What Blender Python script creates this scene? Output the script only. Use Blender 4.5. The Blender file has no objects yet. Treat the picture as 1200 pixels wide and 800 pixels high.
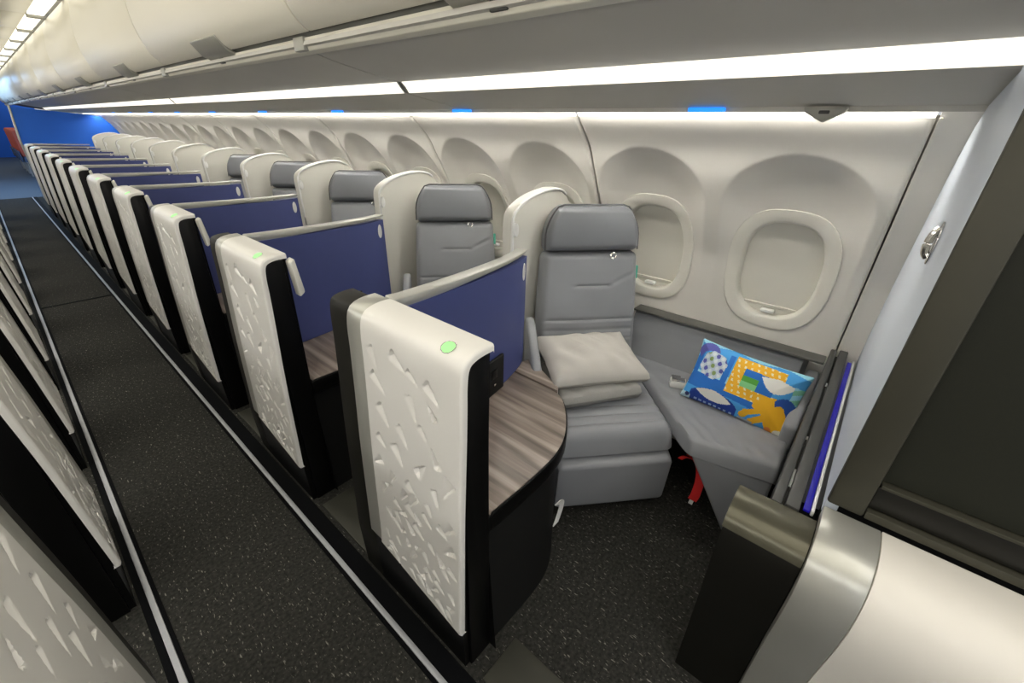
import bpy, bmesh, math, random
from mathutils import Vector, Matrix
random.seed(7)
C = bpy.context.scene.collection
S = bpy.context.scene
H = 1.45            # camera height above the carpet
CX = 0.13           # centre line of the aisle
PITCH = 0.95
ORD = ['first', 'second', 'third', 'fourth', 'fifth', 'sixth', 'seventh', 'eighth', 'ninth', 'tenth', 'eleventh', 'twelfth', 'thirteenth', 'fourteenth', 'fifteenth', 'sixteenth', 'seventeenth', 'eighteenth', 'nineteenth', 'twentieth', 'twenty first', 'twenty second', 'twenty third']

# ------------------------------------------------------------------ materials
def new_mat(name):
    m = bpy.data.materials.new(name); m.use_nodes = True
    nt = m.node_tree; b = nt.nodes['Principled BSDF']
    return m, nt, b

def mat(name, col, rough=0.5, metal=0.0, noise=0.0, nscale=30.0, bump=0.0, bscale=200.0, emit=0.0, ecol=None, spec=None, stretch=None, coat=0.0):
    m, nt, b = new_mat(name)
    b.inputs['Base Color'].default_value = (*col, 1)
    b.inputs['Roughness'].default_value = rough
    b.inputs['Metallic'].default_value = metal
    if spec is not None: b.inputs['Specular IOR Level'].default_value = spec
    if coat: b.inputs['Coat Weight'].default_value = coat; b.inputs['Coat Roughness'].default_value = 0.12
    tc = nt.nodes.new('ShaderNodeTexCoord')
    src = tc.outputs['Object']
    if stretch:
        mp = nt.nodes.new('ShaderNodeMapping'); mp.inputs['Scale'].default_value = stretch
        nt.links.new(src, mp.inputs['Vector']); src = mp.outputs['Vector']
    if noise:
        n = nt.nodes.new('ShaderNodeTexNoise'); n.inputs['Scale'].default_value = nscale; n.inputs['Detail'].default_value = 4
        nt.links.new(src, n.inputs['Vector'])
        r = nt.nodes.new('ShaderNodeMapRange'); r.inputs['To Min'].default_value = 1 - noise; r.inputs['To Max'].default_value = 1 + noise
        nt.links.new(n.outputs['Fac'], r.inputs['Value'])
        mx = nt.nodes.new('ShaderNodeMix'); mx.data_type = 'RGBA'; mx.blend_type = 'MULTIPLY'; mx.inputs['Factor'].default_value = 1
        mx.inputs['A'].default_value = (*col, 1)
        nt.links.new(r.outputs['Result'], mx.inputs['B']); nt.links.new(mx.outputs['Result'], b.inputs['Base Color'])
    if bump:
        n2 = nt.nodes.new('ShaderNodeTexNoise'); n2.inputs['Scale'].default_value = bscale; n2.inputs['Detail'].default_value = 3
        nt.links.new(src, n2.inputs['Vector'])
        bp = nt.nodes.new('ShaderNodeBump'); bp.inputs['Strength'].default_value = bump; bp.inputs['Distance'].default_value = 0.002
        nt.links.new(n2.outputs['Fac'], bp.inputs['Height']); nt.links.new(bp.outputs['Normal'], b.inputs['Normal'])
    if emit:
        b.inputs['Emission Color'].default_value = (*(ecol or col), 1); b.inputs['Emission Strength'].default_value = emit
    return m

M = {}
M['door'] = mat('door_white', (0.73, 0.715, 0.68), 0.30, noise=0.02, nscale=4)
M['strip'] = mat('satin_aluminium', (0.50, 0.50, 0.46), 0.33, 0.55, noise=0.03, nscale=12)
M['bronze'] = mat('dark_bronze', (0.012, 0.0115, 0.009), 0.5, 0.0, noise=0.06, nscale=20, spec=0.2)
M['bronze_top'] = mat('bronze_edge', (0.105, 0.10, 0.072), 0.30, 0.6, noise=0.06, nscale=20)
M['black'] = mat('black_gloss', (0.003, 0.003, 0.003), 0.35, noise=0.1, nscale=8, spec=0.18)
M['blackmatte'] = mat('black_matte', (0.010, 0.010, 0.0095), 0.6, noise=0.15, nscale=14, spec=0.2)
M['shell'] = mat('cream_shell', (0.66, 0.65, 0.59), 0.45, noise=0.03, nscale=6)
M['wall'] = mat('sidewall_cream', (0.74, 0.715, 0.665), 0.5, noise=0.015, nscale=5, bump=0.04, bscale=400)
M['ring'] = mat('window_ring_cream', (0.76, 0.74, 0.67), 0.38, noise=0.01)
M['shade'] = mat('window_shade_cream', (0.70, 0.68, 0.61), 0.55, noise=0.02, nscale=8)
M['bin'] = mat('bin_cream', (0.77, 0.74, 0.64), 0.4, noise=0.015, nscale=3)
M['lip'] = mat('lip_cream', (0.72, 0.70, 0.60), 0.35, noise=0.02)
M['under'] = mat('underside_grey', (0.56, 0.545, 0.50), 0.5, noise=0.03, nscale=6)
M['gap'] = mat('gap_grey', (0.16, 0.16, 0.14), 0.6, noise=0.08)
M['latch'] = mat('latch_grey', (0.36, 0.355, 0.315), 0.4, 0.2, noise=0.05)
M['dark'] = mat('gap_dark', (0.05, 0.05, 0.045), 0.6, noise=0.1)
M['blue'] = mat('divider_blue', (0.050, 0.066, 0.21), 0.5, noise=0.04, nscale=40, bump=0.05)
M['bulk_mood_blue'] = mat('bulkhead_mood_blue', (0.010, 0.16, 0.80), 0.5, noise=0.06, nscale=3)  # blue mood light on the bulkhead is put into this base colour
M['leather'] = mat('grey_leather', (0.262, 0.272, 0.292), 0.42, noise=0.05, nscale=10, bump=0.12, bscale=350)
M['headrest'] = mat('dark_grey_leather', (0.180, 0.188, 0.207), 0.42, noise=0.05, nscale=10, bump=0.12, bscale=350)
M['piping'] = mat('dark_piping', (0.10, 0.10, 0.105), 0.6, noise=0.1)
M['capgrey'] = mat('cap_grey', (0.10, 0.10, 0.092), 0.5, noise=0.05)
M['rail'] = mat('partition_grey', (0.055, 0.056, 0.054), 0.5, noise=0.06)
M['linen'] = mat('grey_linen', (0.53, 0.51, 0.475), 0.85, noise=0.05, nscale=20, bump=0.3, bscale=250)
M['linendark'] = mat('grey_blanket', (0.31, 0.305, 0.29), 0.8, noise=0.08, nscale=25, bump=0.4, bscale=160)
M['chrome'] = mat('chrome', (0.75, 0.75, 0.74), 0.15, 1.0, noise=0.02)
M['buckle'] = mat('buckle_white', (0.80, 0.80, 0.76), 0.3, 0.2, noise=0.03)
M['closet'] = mat('closet_blue_cast', (0.72, 0.78, 0.87), 0.45, noise=0.015, nscale=5)  # blue cast of reflected light mixed into the white laminate colour
M['screen'] = mat('closet_dark_panel', (0.016, 0.017, 0.0115), 0.55, noise=0.15, nscale=300, spec=0.25)
M['frame'] = mat('closet_frame_bronze', (0.052, 0.05, 0.036), 0.5, 0.3, noise=0.06, nscale=25)
M['consolewhite'] = mat('console_white', (0.80, 0.77, 0.71), 0.38, noise=0.012, nscale=4)
M['darkbox'] = mat('cabinet_dark_bronze', (0.006, 0.0056, 0.004), 0.42, 0.1, noise=0.1, nscale=10)
M['track'] = mat('track_grey', (0.36, 0.37, 0.39), 0.4, 0.3, noise=0.1, nscale=30)
M['rubber'] = mat('track_rubber', (0.003, 0.0033, 0.004), 0.75, noise=0.1, spec=0.06)
M['plate'] = mat('floor_plate_olive', (0.04, 0.04, 0.03), 0.55, 0.1, noise=0.08, nscale=20)
M['red'] = mat('red_strap', (0.62, 0.02, 0.02), 0.6, noise=0.08)
M['green_tab'] = mat('green_tab', (0.10, 0.50, 0.36), 0.5, noise=0.05)
M['led'] = mat('status_light', (0.25, 0.9, 0.22), 0.4, noise=0.02, emit=0.55, ecol=(0.30, 1.0, 0.25))
M['lamp_white'] = mat('lamp_white', (0.78, 0.78, 0.76), 0.35, noise=0.02)
M['ecoseat'] = mat('economy_red', (0.55, 0.09, 0.05), 0.6, noise=0.08)
M['ecoblue'] = mat('economy_blue', (0.05, 0.08, 0.16), 0.6, noise=0.08)

def emis(name, col, strength):
    m, nt, b = new_mat(name)
    b.inputs['Base Color'].default_value = (*[min(c, .8) * .3 for c in col], 1)
    b.inputs['Roughness'].default_value = 0.5
    n = nt.nodes.new('ShaderNodeTexNoise'); n.inputs['Scale'].default_value = 3
    r = nt.nodes.new('ShaderNodeMapRange'); r.inputs['To Min'].default_value = strength * .96; r.inputs['To Max'].default_value = strength * 1.04
    nt.links.new(n.outputs['Fac'], r.inputs['Value']); nt.links.new(r.outputs['Result'], b.inputs['Emission Strength'])
    b.inputs['Emission Color'].default_value = (*col, 1)
    return m
M['ceil_light'] = emis('ceiling_light', (1.0, 0.95, 0.80), 1.8)
M['band_light'] = emis('band_light', (1.0, 0.95, 0.84), 1.15)
M['band_left'] = emis('band_light_left', (1.0, 0.975, 0.93), 19.0)  # out-of-view left strips, boosted far above the right ones to fill the walls
M['wash_lens'] = emis('wash_lens', (1.0, 0.97, 0.88), 1.6)
M['wash_glow'] = emis('wash_glow', (1.0, 0.96, 0.87), 40.0)
M['blue_light'] = emis('blue_light', (0.02, 0.25, 1.0), 1.3)
M['blue_strip'] = emis('blue_strip', (0.006, 0.0006, 0.40), 0.30)
M['eco_light'] = emis('economy_light', (0.35, 0.62, 1.0), 3.0)

def carpet():
    m, nt, b = new_mat('carpet_charcoal')
    b.inputs['Roughness'].default_value = 0.92; b.inputs['Specular IOR Level'].default_value = 0.15
    tc = nt.nodes.new('ShaderNodeTexCoord')
    def mapping(sc, rot):
        mp = nt.nodes.new('ShaderNodeMapping'); mp.inputs['Scale'].default_value = sc; mp.inputs['Rotation'].default_value = (0, 0, rot)
        nt.links.new(tc.outputs['Object'], mp.inputs['Vector']); return mp.outputs['Vector']
    base = nt.nodes.new('ShaderNodeTexNoise'); base.inputs['Scale'].default_value = 90; base.inputs['Detail'].default_value = 6
    nt.links.new(tc.outputs['Object'], base.inputs['Vector'])
    cr = nt.nodes.new('ShaderNodeValToRGB')
    cr.color_ramp.elements[0].position = .3; cr.color_ramp.elements[0].color = (0.014, 0.014, 0.0125, 1)
    cr.color_ramp.elements[1].position = .75; cr.color_ramp.elements[1].color = (0.043, 0.042, 0.037, 1)
    nt.links.new(base.outputs['Fac'], cr.inputs['Fac'])
    last = cr.outputs['Color']
    for sc, rot, th, col in (((170, 40, 1), 0.25, 0.655, (0.19, 0.185, 0.16, 1)), ((90, 130, 1), -0.2, 0.67, (0.085, 0.082, 0.07, 1)), ((130, 62, 1), 0.7, 0.675, (0.15, 0.147, 0.13, 1))):
        n = nt.nodes.new('ShaderNodeTexNoise'); n.inputs['Scale'].default_value = 1; n.inputs['Detail'].default_value = 2
        nt.links.new(mapping(sc, rot), n.inputs['Vector'])
        r = nt.nodes.new('ShaderNodeMapRange'); r.inputs['From Min'].default_value = th; r.inputs['From Max'].default_value = th + .05
        nt.links.new(n.outputs['Fac'], r.inputs['Value'])
        mx = nt.nodes.new('ShaderNodeMix'); mx.data_type = 'RGBA'; mx.inputs['B'].default_value = col
        nt.links.new(r.outputs['Result'], mx.inputs['Factor']); nt.links.new(last, mx.inputs['A']); last = mx.outputs['Result']
    nt.links.new(last, b.inputs['Base Color'])
    bp = nt.nodes.new('ShaderNodeBump'); bp.inputs['Strength'].default_value = .5; bp.inputs['Distance'].default_value = .003
    nt.links.new(base.outputs['Fac'], bp.inputs['Height']); nt.links.new(bp.outputs['Normal'], b.inputs['Normal'])
    return m
M['carpet'] = carpet()

def wood():
    m, nt, b = new_mat('walnut_laminate')
    b.inputs['Roughness'].default_value = 0.33
    tc = nt.nodes.new('ShaderNodeTexCoord')
    mp = nt.nodes.new('ShaderNodeMapping'); mp.inputs['Scale'].default_value = (13, 0.9, 4); mp.inputs['Rotation'].default_value = (0, 0, 0.06)
    nt.links.new(tc.outputs['Object'], mp.inputs['Vector'])
    n = nt.nodes.new('ShaderNodeTexNoise'); n.inputs['Scale'].default_value = 2.2; n.inputs['Detail'].default_value = 5; n.inputs['Distortion'].default_value = .4
    nt.links.new(mp.outputs['Vector'], n.inputs['Vector'])
    cr = nt.nodes.new('ShaderNodeValToRGB')
    e = cr.color_ramp.elements
    e[0].position = .3; e[0].color = (0.11, 0.086, 0.073, 1)
    e[1].position = .7; e[1].color = (0.42, 0.355, 0.305, 1)
    k = e.new(.5); k.color = (0.24, 0.195, 0.165, 1)
    nt.links.new(n.outputs['Fac'], cr.inputs['Fac']); nt.links.new(cr.outputs['Color'], b.inputs['Base Color'])
    return m
M['wood'] = wood()

def vcol_mat():
    m, nt, b = new_mat('printed_cotton')
    b.inputs['Roughness'].default_value = 0.8
    a = nt.nodes.new('ShaderNodeAttribute'); a.attribute_name = 'print'
    nt.links.new(a.outputs['Color'], b.inputs['Base Color'])
    n = nt.nodes.new('ShaderNodeTexNoise'); n.inputs['Scale'].default_value = 300
    bp = nt.nodes.new('ShaderNodeBump'); bp.inputs['Strength'].default_value = .15; bp.inputs['Distance'].default_value = .002
    nt.links.new(n.outputs['Fac'], bp.inputs['Height']); nt.links.new(bp.outputs['Normal'], b.inputs['Normal'])
    return m
M['print'] = vcol_mat()

# ------------------------------------------------------------------ helpers
def mesh_data(name, verts, faces, m, smooth=True, angle=35, bevel=0.0, segs=2):
    me = bpy.data.meshes.new(name)
    me.from_pydata([tuple(v) for v in verts], [], faces)
    bm = bmesh.new(); bm.from_mesh(me)
    bmesh.ops.recalc_face_normals(bm, faces=bm.faces)
    if bevel:
        es = [e for e in bm.edges if len(e.link_faces) == 2 and e.calc_face_angle(0) > math.radians(28)]
        bmesh.ops.bevel(bm, geom=es, offset=bevel, segments=segs, profile=0.5, affect='EDGES', clamp_overlap=True)
    bm.to_mesh(me); bm.free()
    if smooth:
        me.shade_smooth(); me.set_sharp_from_angle(angle=math.radians(angle))
    me.materials.append(m if not isinstance(m, str) else M[m])
    return me

def link(name, me, parent=None, loc=None):
    o = bpy.data.objects.new(name, me); C.objects.link(o)
    if parent is not None: o.parent = parent
    if loc is not None: o.location = loc
    return o

def part(name, vf, m, parent=None, **k):
    return link(name, mesh_data(name, vf[0], vf[1], m, **k), parent)

def thing(name, label, cat, loc=(0, 0, 0), rz=0.0, group=None):
    o = bpy.data.objects.new(name, None); C.objects.link(o)
    o.empty_display_size = .05
    o.location = loc; o.rotation_euler = (0, 0, rz)
    o['label'] = label; o['category'] = cat
    if group: o['group'] = group
    return o

def tag(o, label, cat, group=None, kind=None):
    o['label'] = label; o['category'] = cat
    if group: o['group'] = group
    if kind: o['kind'] = kind
    return o

def struct(o, label=None):
    o['kind'] = 'structure'
    if label: o['label'] = label; o['category'] = 'room'
    return o

def dup(root, loc, label, group=None):
    r = root.copy(); C.objects.link(r); r.location = loc; r['label'] = label
    if group: r['group'] = group
    for ch in list(root.children):
        c = ch.copy(); C.objects.link(c); c.parent = r
        for g in ch.children:
            d = g.copy(); C.objects.link(d); d.parent = c
    return r

def box(x0, x1, y0, y1, z0, z1):
    v = [(x, y, z) for x in (x0, x1) for y in (y0, y1) for z in (z0, z1)]
    f = [(0, 1, 3, 2), (4, 6, 7, 5), (0, 4, 5, 1), (2, 3, 7, 6), (0, 2, 6, 4), (1, 5, 7, 3)]
    return v, f

def prism(poly, axis, a, b):
    """extrude a 2D polygon: axis 'y' takes (x,z), axis 'z' takes (x,y), axis 'x' takes (y,z)"""
    def P(p, t):
        return {'y': (p[0], t, p[1]), 'z': (p[0], p[1], t), 'x': (t, p[0], p[1])}[axis]
    n = len(poly)
    v = [P(p, a) for p in poly] + [P(p, b) for p in poly]
    f = [tuple(range(n)), tuple(range(2 * n - 1, n - 1, -1))]
    f += [(i, (i + 1) % n, n + (i + 1) % n, n + i) for i in range(n)]
    return v, f

def join(*vfs):
    V, F = [], []
    for v, f in vfs:
        o = len(V); V += list(v); F += [tuple(i + o for i in q) for q in f]
    return V, F

def sheet(path, y0, y1, th=0.004, inward=None):
    """open (x,z) path extruded along y with thickness"""
    n = len(path)
    off = []
    for i in range(n):
        a = path[max(0, i - 1)]; b = path[min(n - 1, i + 1)]
        dx, dz = b[0] - a[0], b[1] - a[1]; l = math.hypot(dx, dz) or 1
        off.append((path[i][0] + dz / l * th, path[i][1] - dx / l * th))
    return prism(list(path) + off[::-1], 'y', y0, y1)

def tube(pts, r, n=8, closed=False):
    V, F = [], []
    P = [Vector(p) for p in pts]; m = len(P)
    up = Vector((0, 0, 1))
    for i in range(m):
        a = P[(i - 1) % m] if closed else P[max(0, i - 1)]
        b = P[(i + 1) % m] if closed else P[min(m - 1, i + 1)]
        t = (b - a).normalized()
        s = t.cross(up)
        if s.length < 1e-3: s = t.cross(Vector((1, 0, 0)))
        s.normalize(); w = s.cross(t)
        rr = r[i] if isinstance(r, (list, tuple)) else r
        for k in range(n):
            q = 2 * math.pi * k / n
            V.append(P[i] + s * math.cos(q) * rr + w * math.sin(q) * rr)
    for i in range(m if closed else m - 1):
        j = (i + 1) % m
        for k in range(n):
            F.append((i * n + k, i * n + (k + 1) % n, j * n + (k + 1) % n, j * n + k))
    if not closed:
        F.append(tuple(range(n))); F.append(tuple(range((m - 1) * n, m * n)))
    return V, F

def smooth_path(pts, per=8):
    """Catmull-Rom through 2D points"""
    out = []
    n = len(pts)
    for i in range(n - 1):
        p0 = pts[max(0, i - 1)]; p1 = pts[i]; p2 = pts[i + 1]; p3 = pts[min(n - 1, i + 2)]
        for k in range(per):
            t = k / per
            out.append(tuple(.5 * ((2 * p1[d]) + (-p0[d] + p2[d]) * t + (2 * p0[d] - 5 * p1[d] + 4 * p2[d] - p3[d]) * t * t + (-p0[d] + 3 * p1[d] - 3 * p2[d] + p3[d]) * t ** 3) for d in range(len(p1))))
    out.append(tuple(pts[-1]))
    return out

def interp(tab, z):
    """tab: list of (z, x), z descending or ascending; smoothstep-free linear"""
    t = sorted(tab)
    if z <= t[0][0]: return t[0][1]
    for (a, xa), (b, xb) in zip(t, t[1:]):
        if z <= b: return xa + (xb - xa) * (z - a) / (b - a)
    return t[-1][1]

def pad(W, Hh, T, r=0.03, R=0.03, nu=28, nv=28, grooves=(), dome=0.0, two=False, warp=None, taper=None, wrinkle=None, power=0.5, pinch=0.0):
    """cushion: W,Hh half sizes; T thickness; rounded outline r; edge rounding R; grooves: (axis, pos, width, depth, lo, hi)"""
    V = []
    def axis_samples(n):
        s = []
        for i in range(n + 1):
            t = -1 + 2 * i / n
            s.append(math.copysign(abs(t) ** 0.85, t))
        return s
    us, vs = axis_samples(nu), axis_samples(nv)
    def pt(u, v, side):
        px, py = u * W, v * Hh
        e = min(W - abs(px), Hh - abs(py))
        q = min(max(e / R, 0), 1)
        h = T * (1 - (1 - q) ** 2) ** power
        h += dome * (1 - u * u) * (1 - v * v)
        if side > 0:
            for ax, pos, wd, dp, lo, hi in grooves:
                a, b = (px, py) if ax == 'x' else (py, px)
                if lo <= b <= hi:
                    fade = min(1, (b - lo) / .02, (hi - b) / .02) if (lo > -W and hi < W) else 1
                    h -= dp * math.exp(-((a - pos) / wd) ** 2) * q * max(fade, 0)
        cx, cy = W - r, Hh - r
        ax_, ay_ = abs(px), abs(py)
        if ax_ > cx and ay_ > cy:
            dx, dy = ax_ - cx, ay_ - cy
            m_, l = max(dx, dy), math.hypot(dx, dy)
            if l > 0:
                dx *= m_ / l; dy *= m_ / l
            px = math.copysign(cx + dx, px); py = math.copysign(cy + dy, py)
        if pinch:
            a_, b_ = px / W, py / Hh
            px *= 1 - pinch * (1 - b_ * b_) * abs(a_); py *= 1 - pinch * (W / Hh) ** .5 * (1 - a_ * a_) * abs(b_)
        if taper: px *= taper(py)
        if wrinkle: h += wrinkle(px, py) * q
        z = h * side
        p = (px, py, z)
        return warp(*p) if warp else p
    F = []
    n1 = nu + 1
    for v in vs:
        for u in us: V.append(pt(u, v, 1))
    for j in range(nv):
        for i in range(nu): F.append((j * n1 + i, j * n1 + i + 1, (j + 1) * n1 + i + 1, (j + 1) * n1 + i))
    loop = [i for i in range(nu)] + [j * n1 + nu for j in range(nv)] + [nv * n1 + nu - i for i in range(nu)] + [(nv - j) * n1 for j in range(nv)]
    if two:
        idx = {}
        o = len(V); k = 0
        L = set(loop)
        for j, v in enumerate(vs):
            for i, u in enumerate(us):
                g = j * n1 + i
                if g in L: idx[g] = g
                else:
                    V.append(pt(u, v, -1)); idx[g] = o + k; k += 1
        for j in range(nv):
            for i in range(nu):
                F.append((idx[j * n1 + i], idx[(j + 1) * n1 + i], idx[(j + 1) * n1 + i + 1], idx[j * n1 + i + 1]))
    else:
        F.append(tuple(loop[::-1]))
    return V, F

# ------------------------------------------------------------------ camera
cam = bpy.data.cameras.new('camera'); co = bpy.data.objects.new('camera', cam); C.objects.link(co)
def cam_setup():
    P = Vector((600, 400)); v1 = Vector((-45, 133)) - P; vz = Vector((575, 1365)) - P
    f = math.sqrt(-v1.dot(vz))
    Y = Vector((v1.x, v1.y, f)).normalized(); Z = -Vector((vz.x, vz.y, f)).normalized(); X = Y.cross(Z)
    right = Vector((X.x, Y.x, Z.x)); down = Vector((X.y, Y.y, Z.y)); fwd = Vector((X.z, Y.z, Z.z))
    m = Matrix((right, -down, -fwd)).transposed().to_4x4()
    m.translation = (0, 0, H)
    co.matrix_world = m
    cam.sensor_fit = 'HORIZONTAL'; cam.sensor_width = 36; cam.lens = f / 1200 * 36
    cam.clip_start = 0.02; cam.clip_end = 100
cam_setup(); S.camera = co

# ------------------------------------------------------------------ the setting
Y_END = 12.9
struct(part('floor', box(-1.85, 2.12, -1.6, Y_END, -0.03, 0), 'carpet'))
struct(part('floor_economy', box(-1.72, 1.86, Y_END, 26, -0.03, 0), mat('economy_carpet', (0.05, 0.08, 0.12), .7, noise=.2, nscale=40)))
seam = part('carpet_seam', box(-0.105, 0.355, 5.11, 5.135, 0.0005, 0.003), 'rubber'); struct(seam)
for i, (x, xa, xb) in enumerate(((-0.121, -.150, -.100), (0.373, .352, .438))):
    t = struct(part('trim_%d' % (i + 1), box(x - .0085, x + .0085, -1.5, Y_END, 0, .007), 'track', bevel=.002))
    part('rubber_edging', box(xa, x - .0087, -1.5, Y_END, 0, .004), 'rubber', t)
    part('rubber_edging', box(x + .0087, xb, -1.5, Y_END, 0, .004), 'rubber', t)

# sidewall profile: heights relative to the camera
WP = [(.045, 1.588), (.02, 1.612), (-.06, 1.694), (-.16, 1.752), (-.294, 1.830), (-.4, 1.887), (-.495, 1.931), (-.7, 1.977), (-.85, 1.982), (-1.1, 1.95), (-1.45, 1.85)]
WPs = smooth_path(sorted(WP), 6)
def wall_x(z): return interp(WPs, z)
SD = [(-.02, .060), (-.25, .060), (-.35, .046), (-.45, .028), (-.55, .014), (-.7, .004), (-.80, 0.0)]
def scoop(dy, z):
    if z > -.03 or z < -.88: return 0
    zc, hh, hw = -.25, .195, .236
    if z > zc: e = 1 - math.hypot(dy / hw, (z - zc) / hh)
    else: e = 1 - abs(dy) / hw
    k = min(max(e / .62, 0), 1)
    return (1 - (1 - k) ** 2) * interp(SD, z)
def base_x(z): return wall_x(z) + (interp(SD, z) if z > -.88 else 0)

WIN0, WINP = 0.252, 0.533
PY0 = -0.028
def wall_panel():
    y0, y1 = 0.004, 2 * WINP - .004
    c = (WIN0 - PY0, WIN0 - PY0 + WINP)
    ys = [y0 + (y1 - y0) * i / 130 for i in range(181)]
    ys = [y0 + (y1 - y0) * i / 180 for i in range(181)]
    zs = [.045 - .006 * i for i in range(70)] + [-.375 - .012 * i for i in range(46)]
    z = zs[-1]
    while z > -1.40: z -= .05; zs.append(max(z, -1.44))
    V, F = [], []
    n = len(ys)
    def X(y, z): return wall_x(z) + max(scoop(y - c[0], z), scoop(y - c[1], z))
    for z in zs:
        for y in ys:
            ed = max(0, 1 - min(y - y0, y1 - y) / .012)
            V.append((X(y, z) + .010 * ed * ed, y, z + H))
    for j in range(len(zs) - 1):
        for i in range(n - 1):
            yc, zc = (ys[i] + ys[i + 1]) / 2, (zs[j] + zs[j + 1]) / 2
            if any((abs(yc - q) / .16) ** 2.6 + (abs(zc + .495) / .22) ** 2.6 < 1 for q in c): continue
            F.append((j * n + i, j * n + i + 1, (j + 1) * n + i + 1, (j + 1) * n + i))
    # edges return outward
    for i in (0, n - 1):
        o = len(V)
        for j in range(len(zs)): V.append((V[j * n + i][0] + .03, V[j * n + i][1], V[j * n + i][2]))
        for j in range(len(zs) - 1): F.append((j * n + i, (j + 1) * n + i, o + j + 1, o + j))
    return V, F
panel_me = mesh_data('wall_right', *wall_panel(), 'wall', angle=40)

def ring_loops(specs, n=72):
    V, F = [], []
    for (a, b, off) in specs:
        for k in range(n):
            t = 2 * math.pi * k / n
            ct, st = math.cos(t), math.sin(t)
            p = 2 / 2.7
            y = a * math.copysign(abs(ct) ** p, ct); z = -.495 + b * math.copysign(abs(st) ** p, st)
            V.append((wall_x(z) + scoop(y, z) + off, y, z + H))
    for j in range(len(specs) - 1):
        for k in range(n):
            F.append((j * n + k, j * n + (k + 1) % n, (j + 1) * n + (k + 1) % n, (j + 1) * n + k))
    return V, F
ring_me = mesh_data('frame', *ring_loops([(.193, .253, .022), (.193, .253, -.004), (.1915, .2515, -.007), (.188, .248, -.008), (.150, .210, -.005), (.145, .205, -.002), (.140, .200, .012), (.137, .197, .046)]), 'ring', angle=50)
def shade_geo():
    V, F = [], []
    specs = [(.138 * s, .198 * s, .034) for s in (1, .8, .6, .4, .2, .02)]
    V, F = ring_loops(specs)
    n = 72; F.append(tuple(range(5 * n, 6 * n)))
    return V, F
shade_me = mesh_data('shade', *shade_geo(), 'shade')
def shade_rail():
    z = -.655; V, F = [], []
    for i in range(13):
        y = -.10 + .2 * i / 12
        for dx, dz in ((.036, .004), (.027, .003), (.027, -.003), (.036, -.012)):
            V.append((base_x(z) + dx, y, z + dz + H))
    for i in range(12):
        for k in range(4): F.append((i * 4 + k, i * 4 + (k + 1) % 4, i * 4 + 4 + (k + 1) % 4, i * 4 + 4 + k))
    F += [(0, 1, 2, 3), (48, 49, 50, 51)]
    return V, F
rail_me = mesh_data('shade_rail', *shade_rail(), 'ring', angle=60)
zx = base_x(-.678)
tab_me = mesh_data('shade_handle', *box(zx + .004, zx + .034, -.026, .026, -.684 + H, -.670 + H), 'lamp_white', bevel=.004)
NP = 11
for k in range(NP):
    o = link('wall_right' if k == 0 else 'wall_right.%03d' % k, panel_me, None, (0, PY0 + 2 * WINP * k, 0)); struct(o)
for k in range(2 * NP):
    y = WIN0 + WINP * k
    w = link('window_%d' % (k + 1), ring_me, None, (0, y, 0)); struct(w)
    s = link('shade', shade_me, w); link('shade_rail', rail_me, s); link('shade_handle', tab_me, s)
# plain lining ahead of the first panel, backing behind the seams, left side
front_path = [(1.566, H + .0645)] + [(wall_x(z) + .002, z + H) for z in [.045 - .04 * i for i in range(38)]]
struct(part('wall_right_front', sheet(front_path, -1.6, PY0 - .001, -.01), 'wall'))
struct(part('trim_panel_edge', sheet([(x - .005, z) for x, z in front_path[1:]], PY0 - .009, PY0 - .002, -.006), 'ring'))
back_path = [(wall_x(z) + .11, z + H) for z in [.05 - .05 * i for i in range(31)]]
struct(part('wall_right_backing', sheet(back_path, -1.6, 26, -.01), 'under'))
left_path = [(2 * CX - wall_x(z), z + H) for z in [.045 - .05 * i for i in range(31)]]
struct(part('wall_left', sheet(left_path, -1.6, 26, .01), 'wall'))
struct(part('wall_aft', box(-1.75, 1.9, 26, 26.05, 0, 2.3), 'bulk_mood_blue'))

# ------------------------------------------------------------------ ceiling, bins, lights
ZC = H + .765
struct(part('ceiling', box(2 * CX - .80, .80, -1.6, 26, ZC + .02, ZC + .05), 'bin'))
y = -1.5
ci = 0
while y < 24:
    o = struct(part('ceiling_panel' if ci == 0 else 'ceiling_panel.%03d' % ci, box(2 * CX - .628, .628, y + .006, y + 1.064, ZC - .004, ZC + .018), 'bin', bevel=.004))
    y += 1.07; ci += 1
lights = {}
li_me = mesh_data('diffuser', *box(-.052, .052, .02, 1.05, -.002, .010), 'ceil_light', bevel=.004)
lf_me = mesh_data('divider_bar', *box(-.056, .056, -.035, .035, -.022, .014), 'latch', bevel=.002)
for sx, side in ((.692, 'right'), (2 * CX - .692, 'left')):
    for k in range(22):
        yk = -1.44 + 1.07 * k
        t = thing('ceiling_light', 'long warm white ceiling light panel along the %s bins, %s from front' % (side, ORD[k]), 'light', (sx, yk, ZC + .003), 0, 'ceiling lights above the aisle')
        link('diffuser', li_me, t); link('divider_bar', lf_me, t)
        lights[(side, k)] = t

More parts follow.
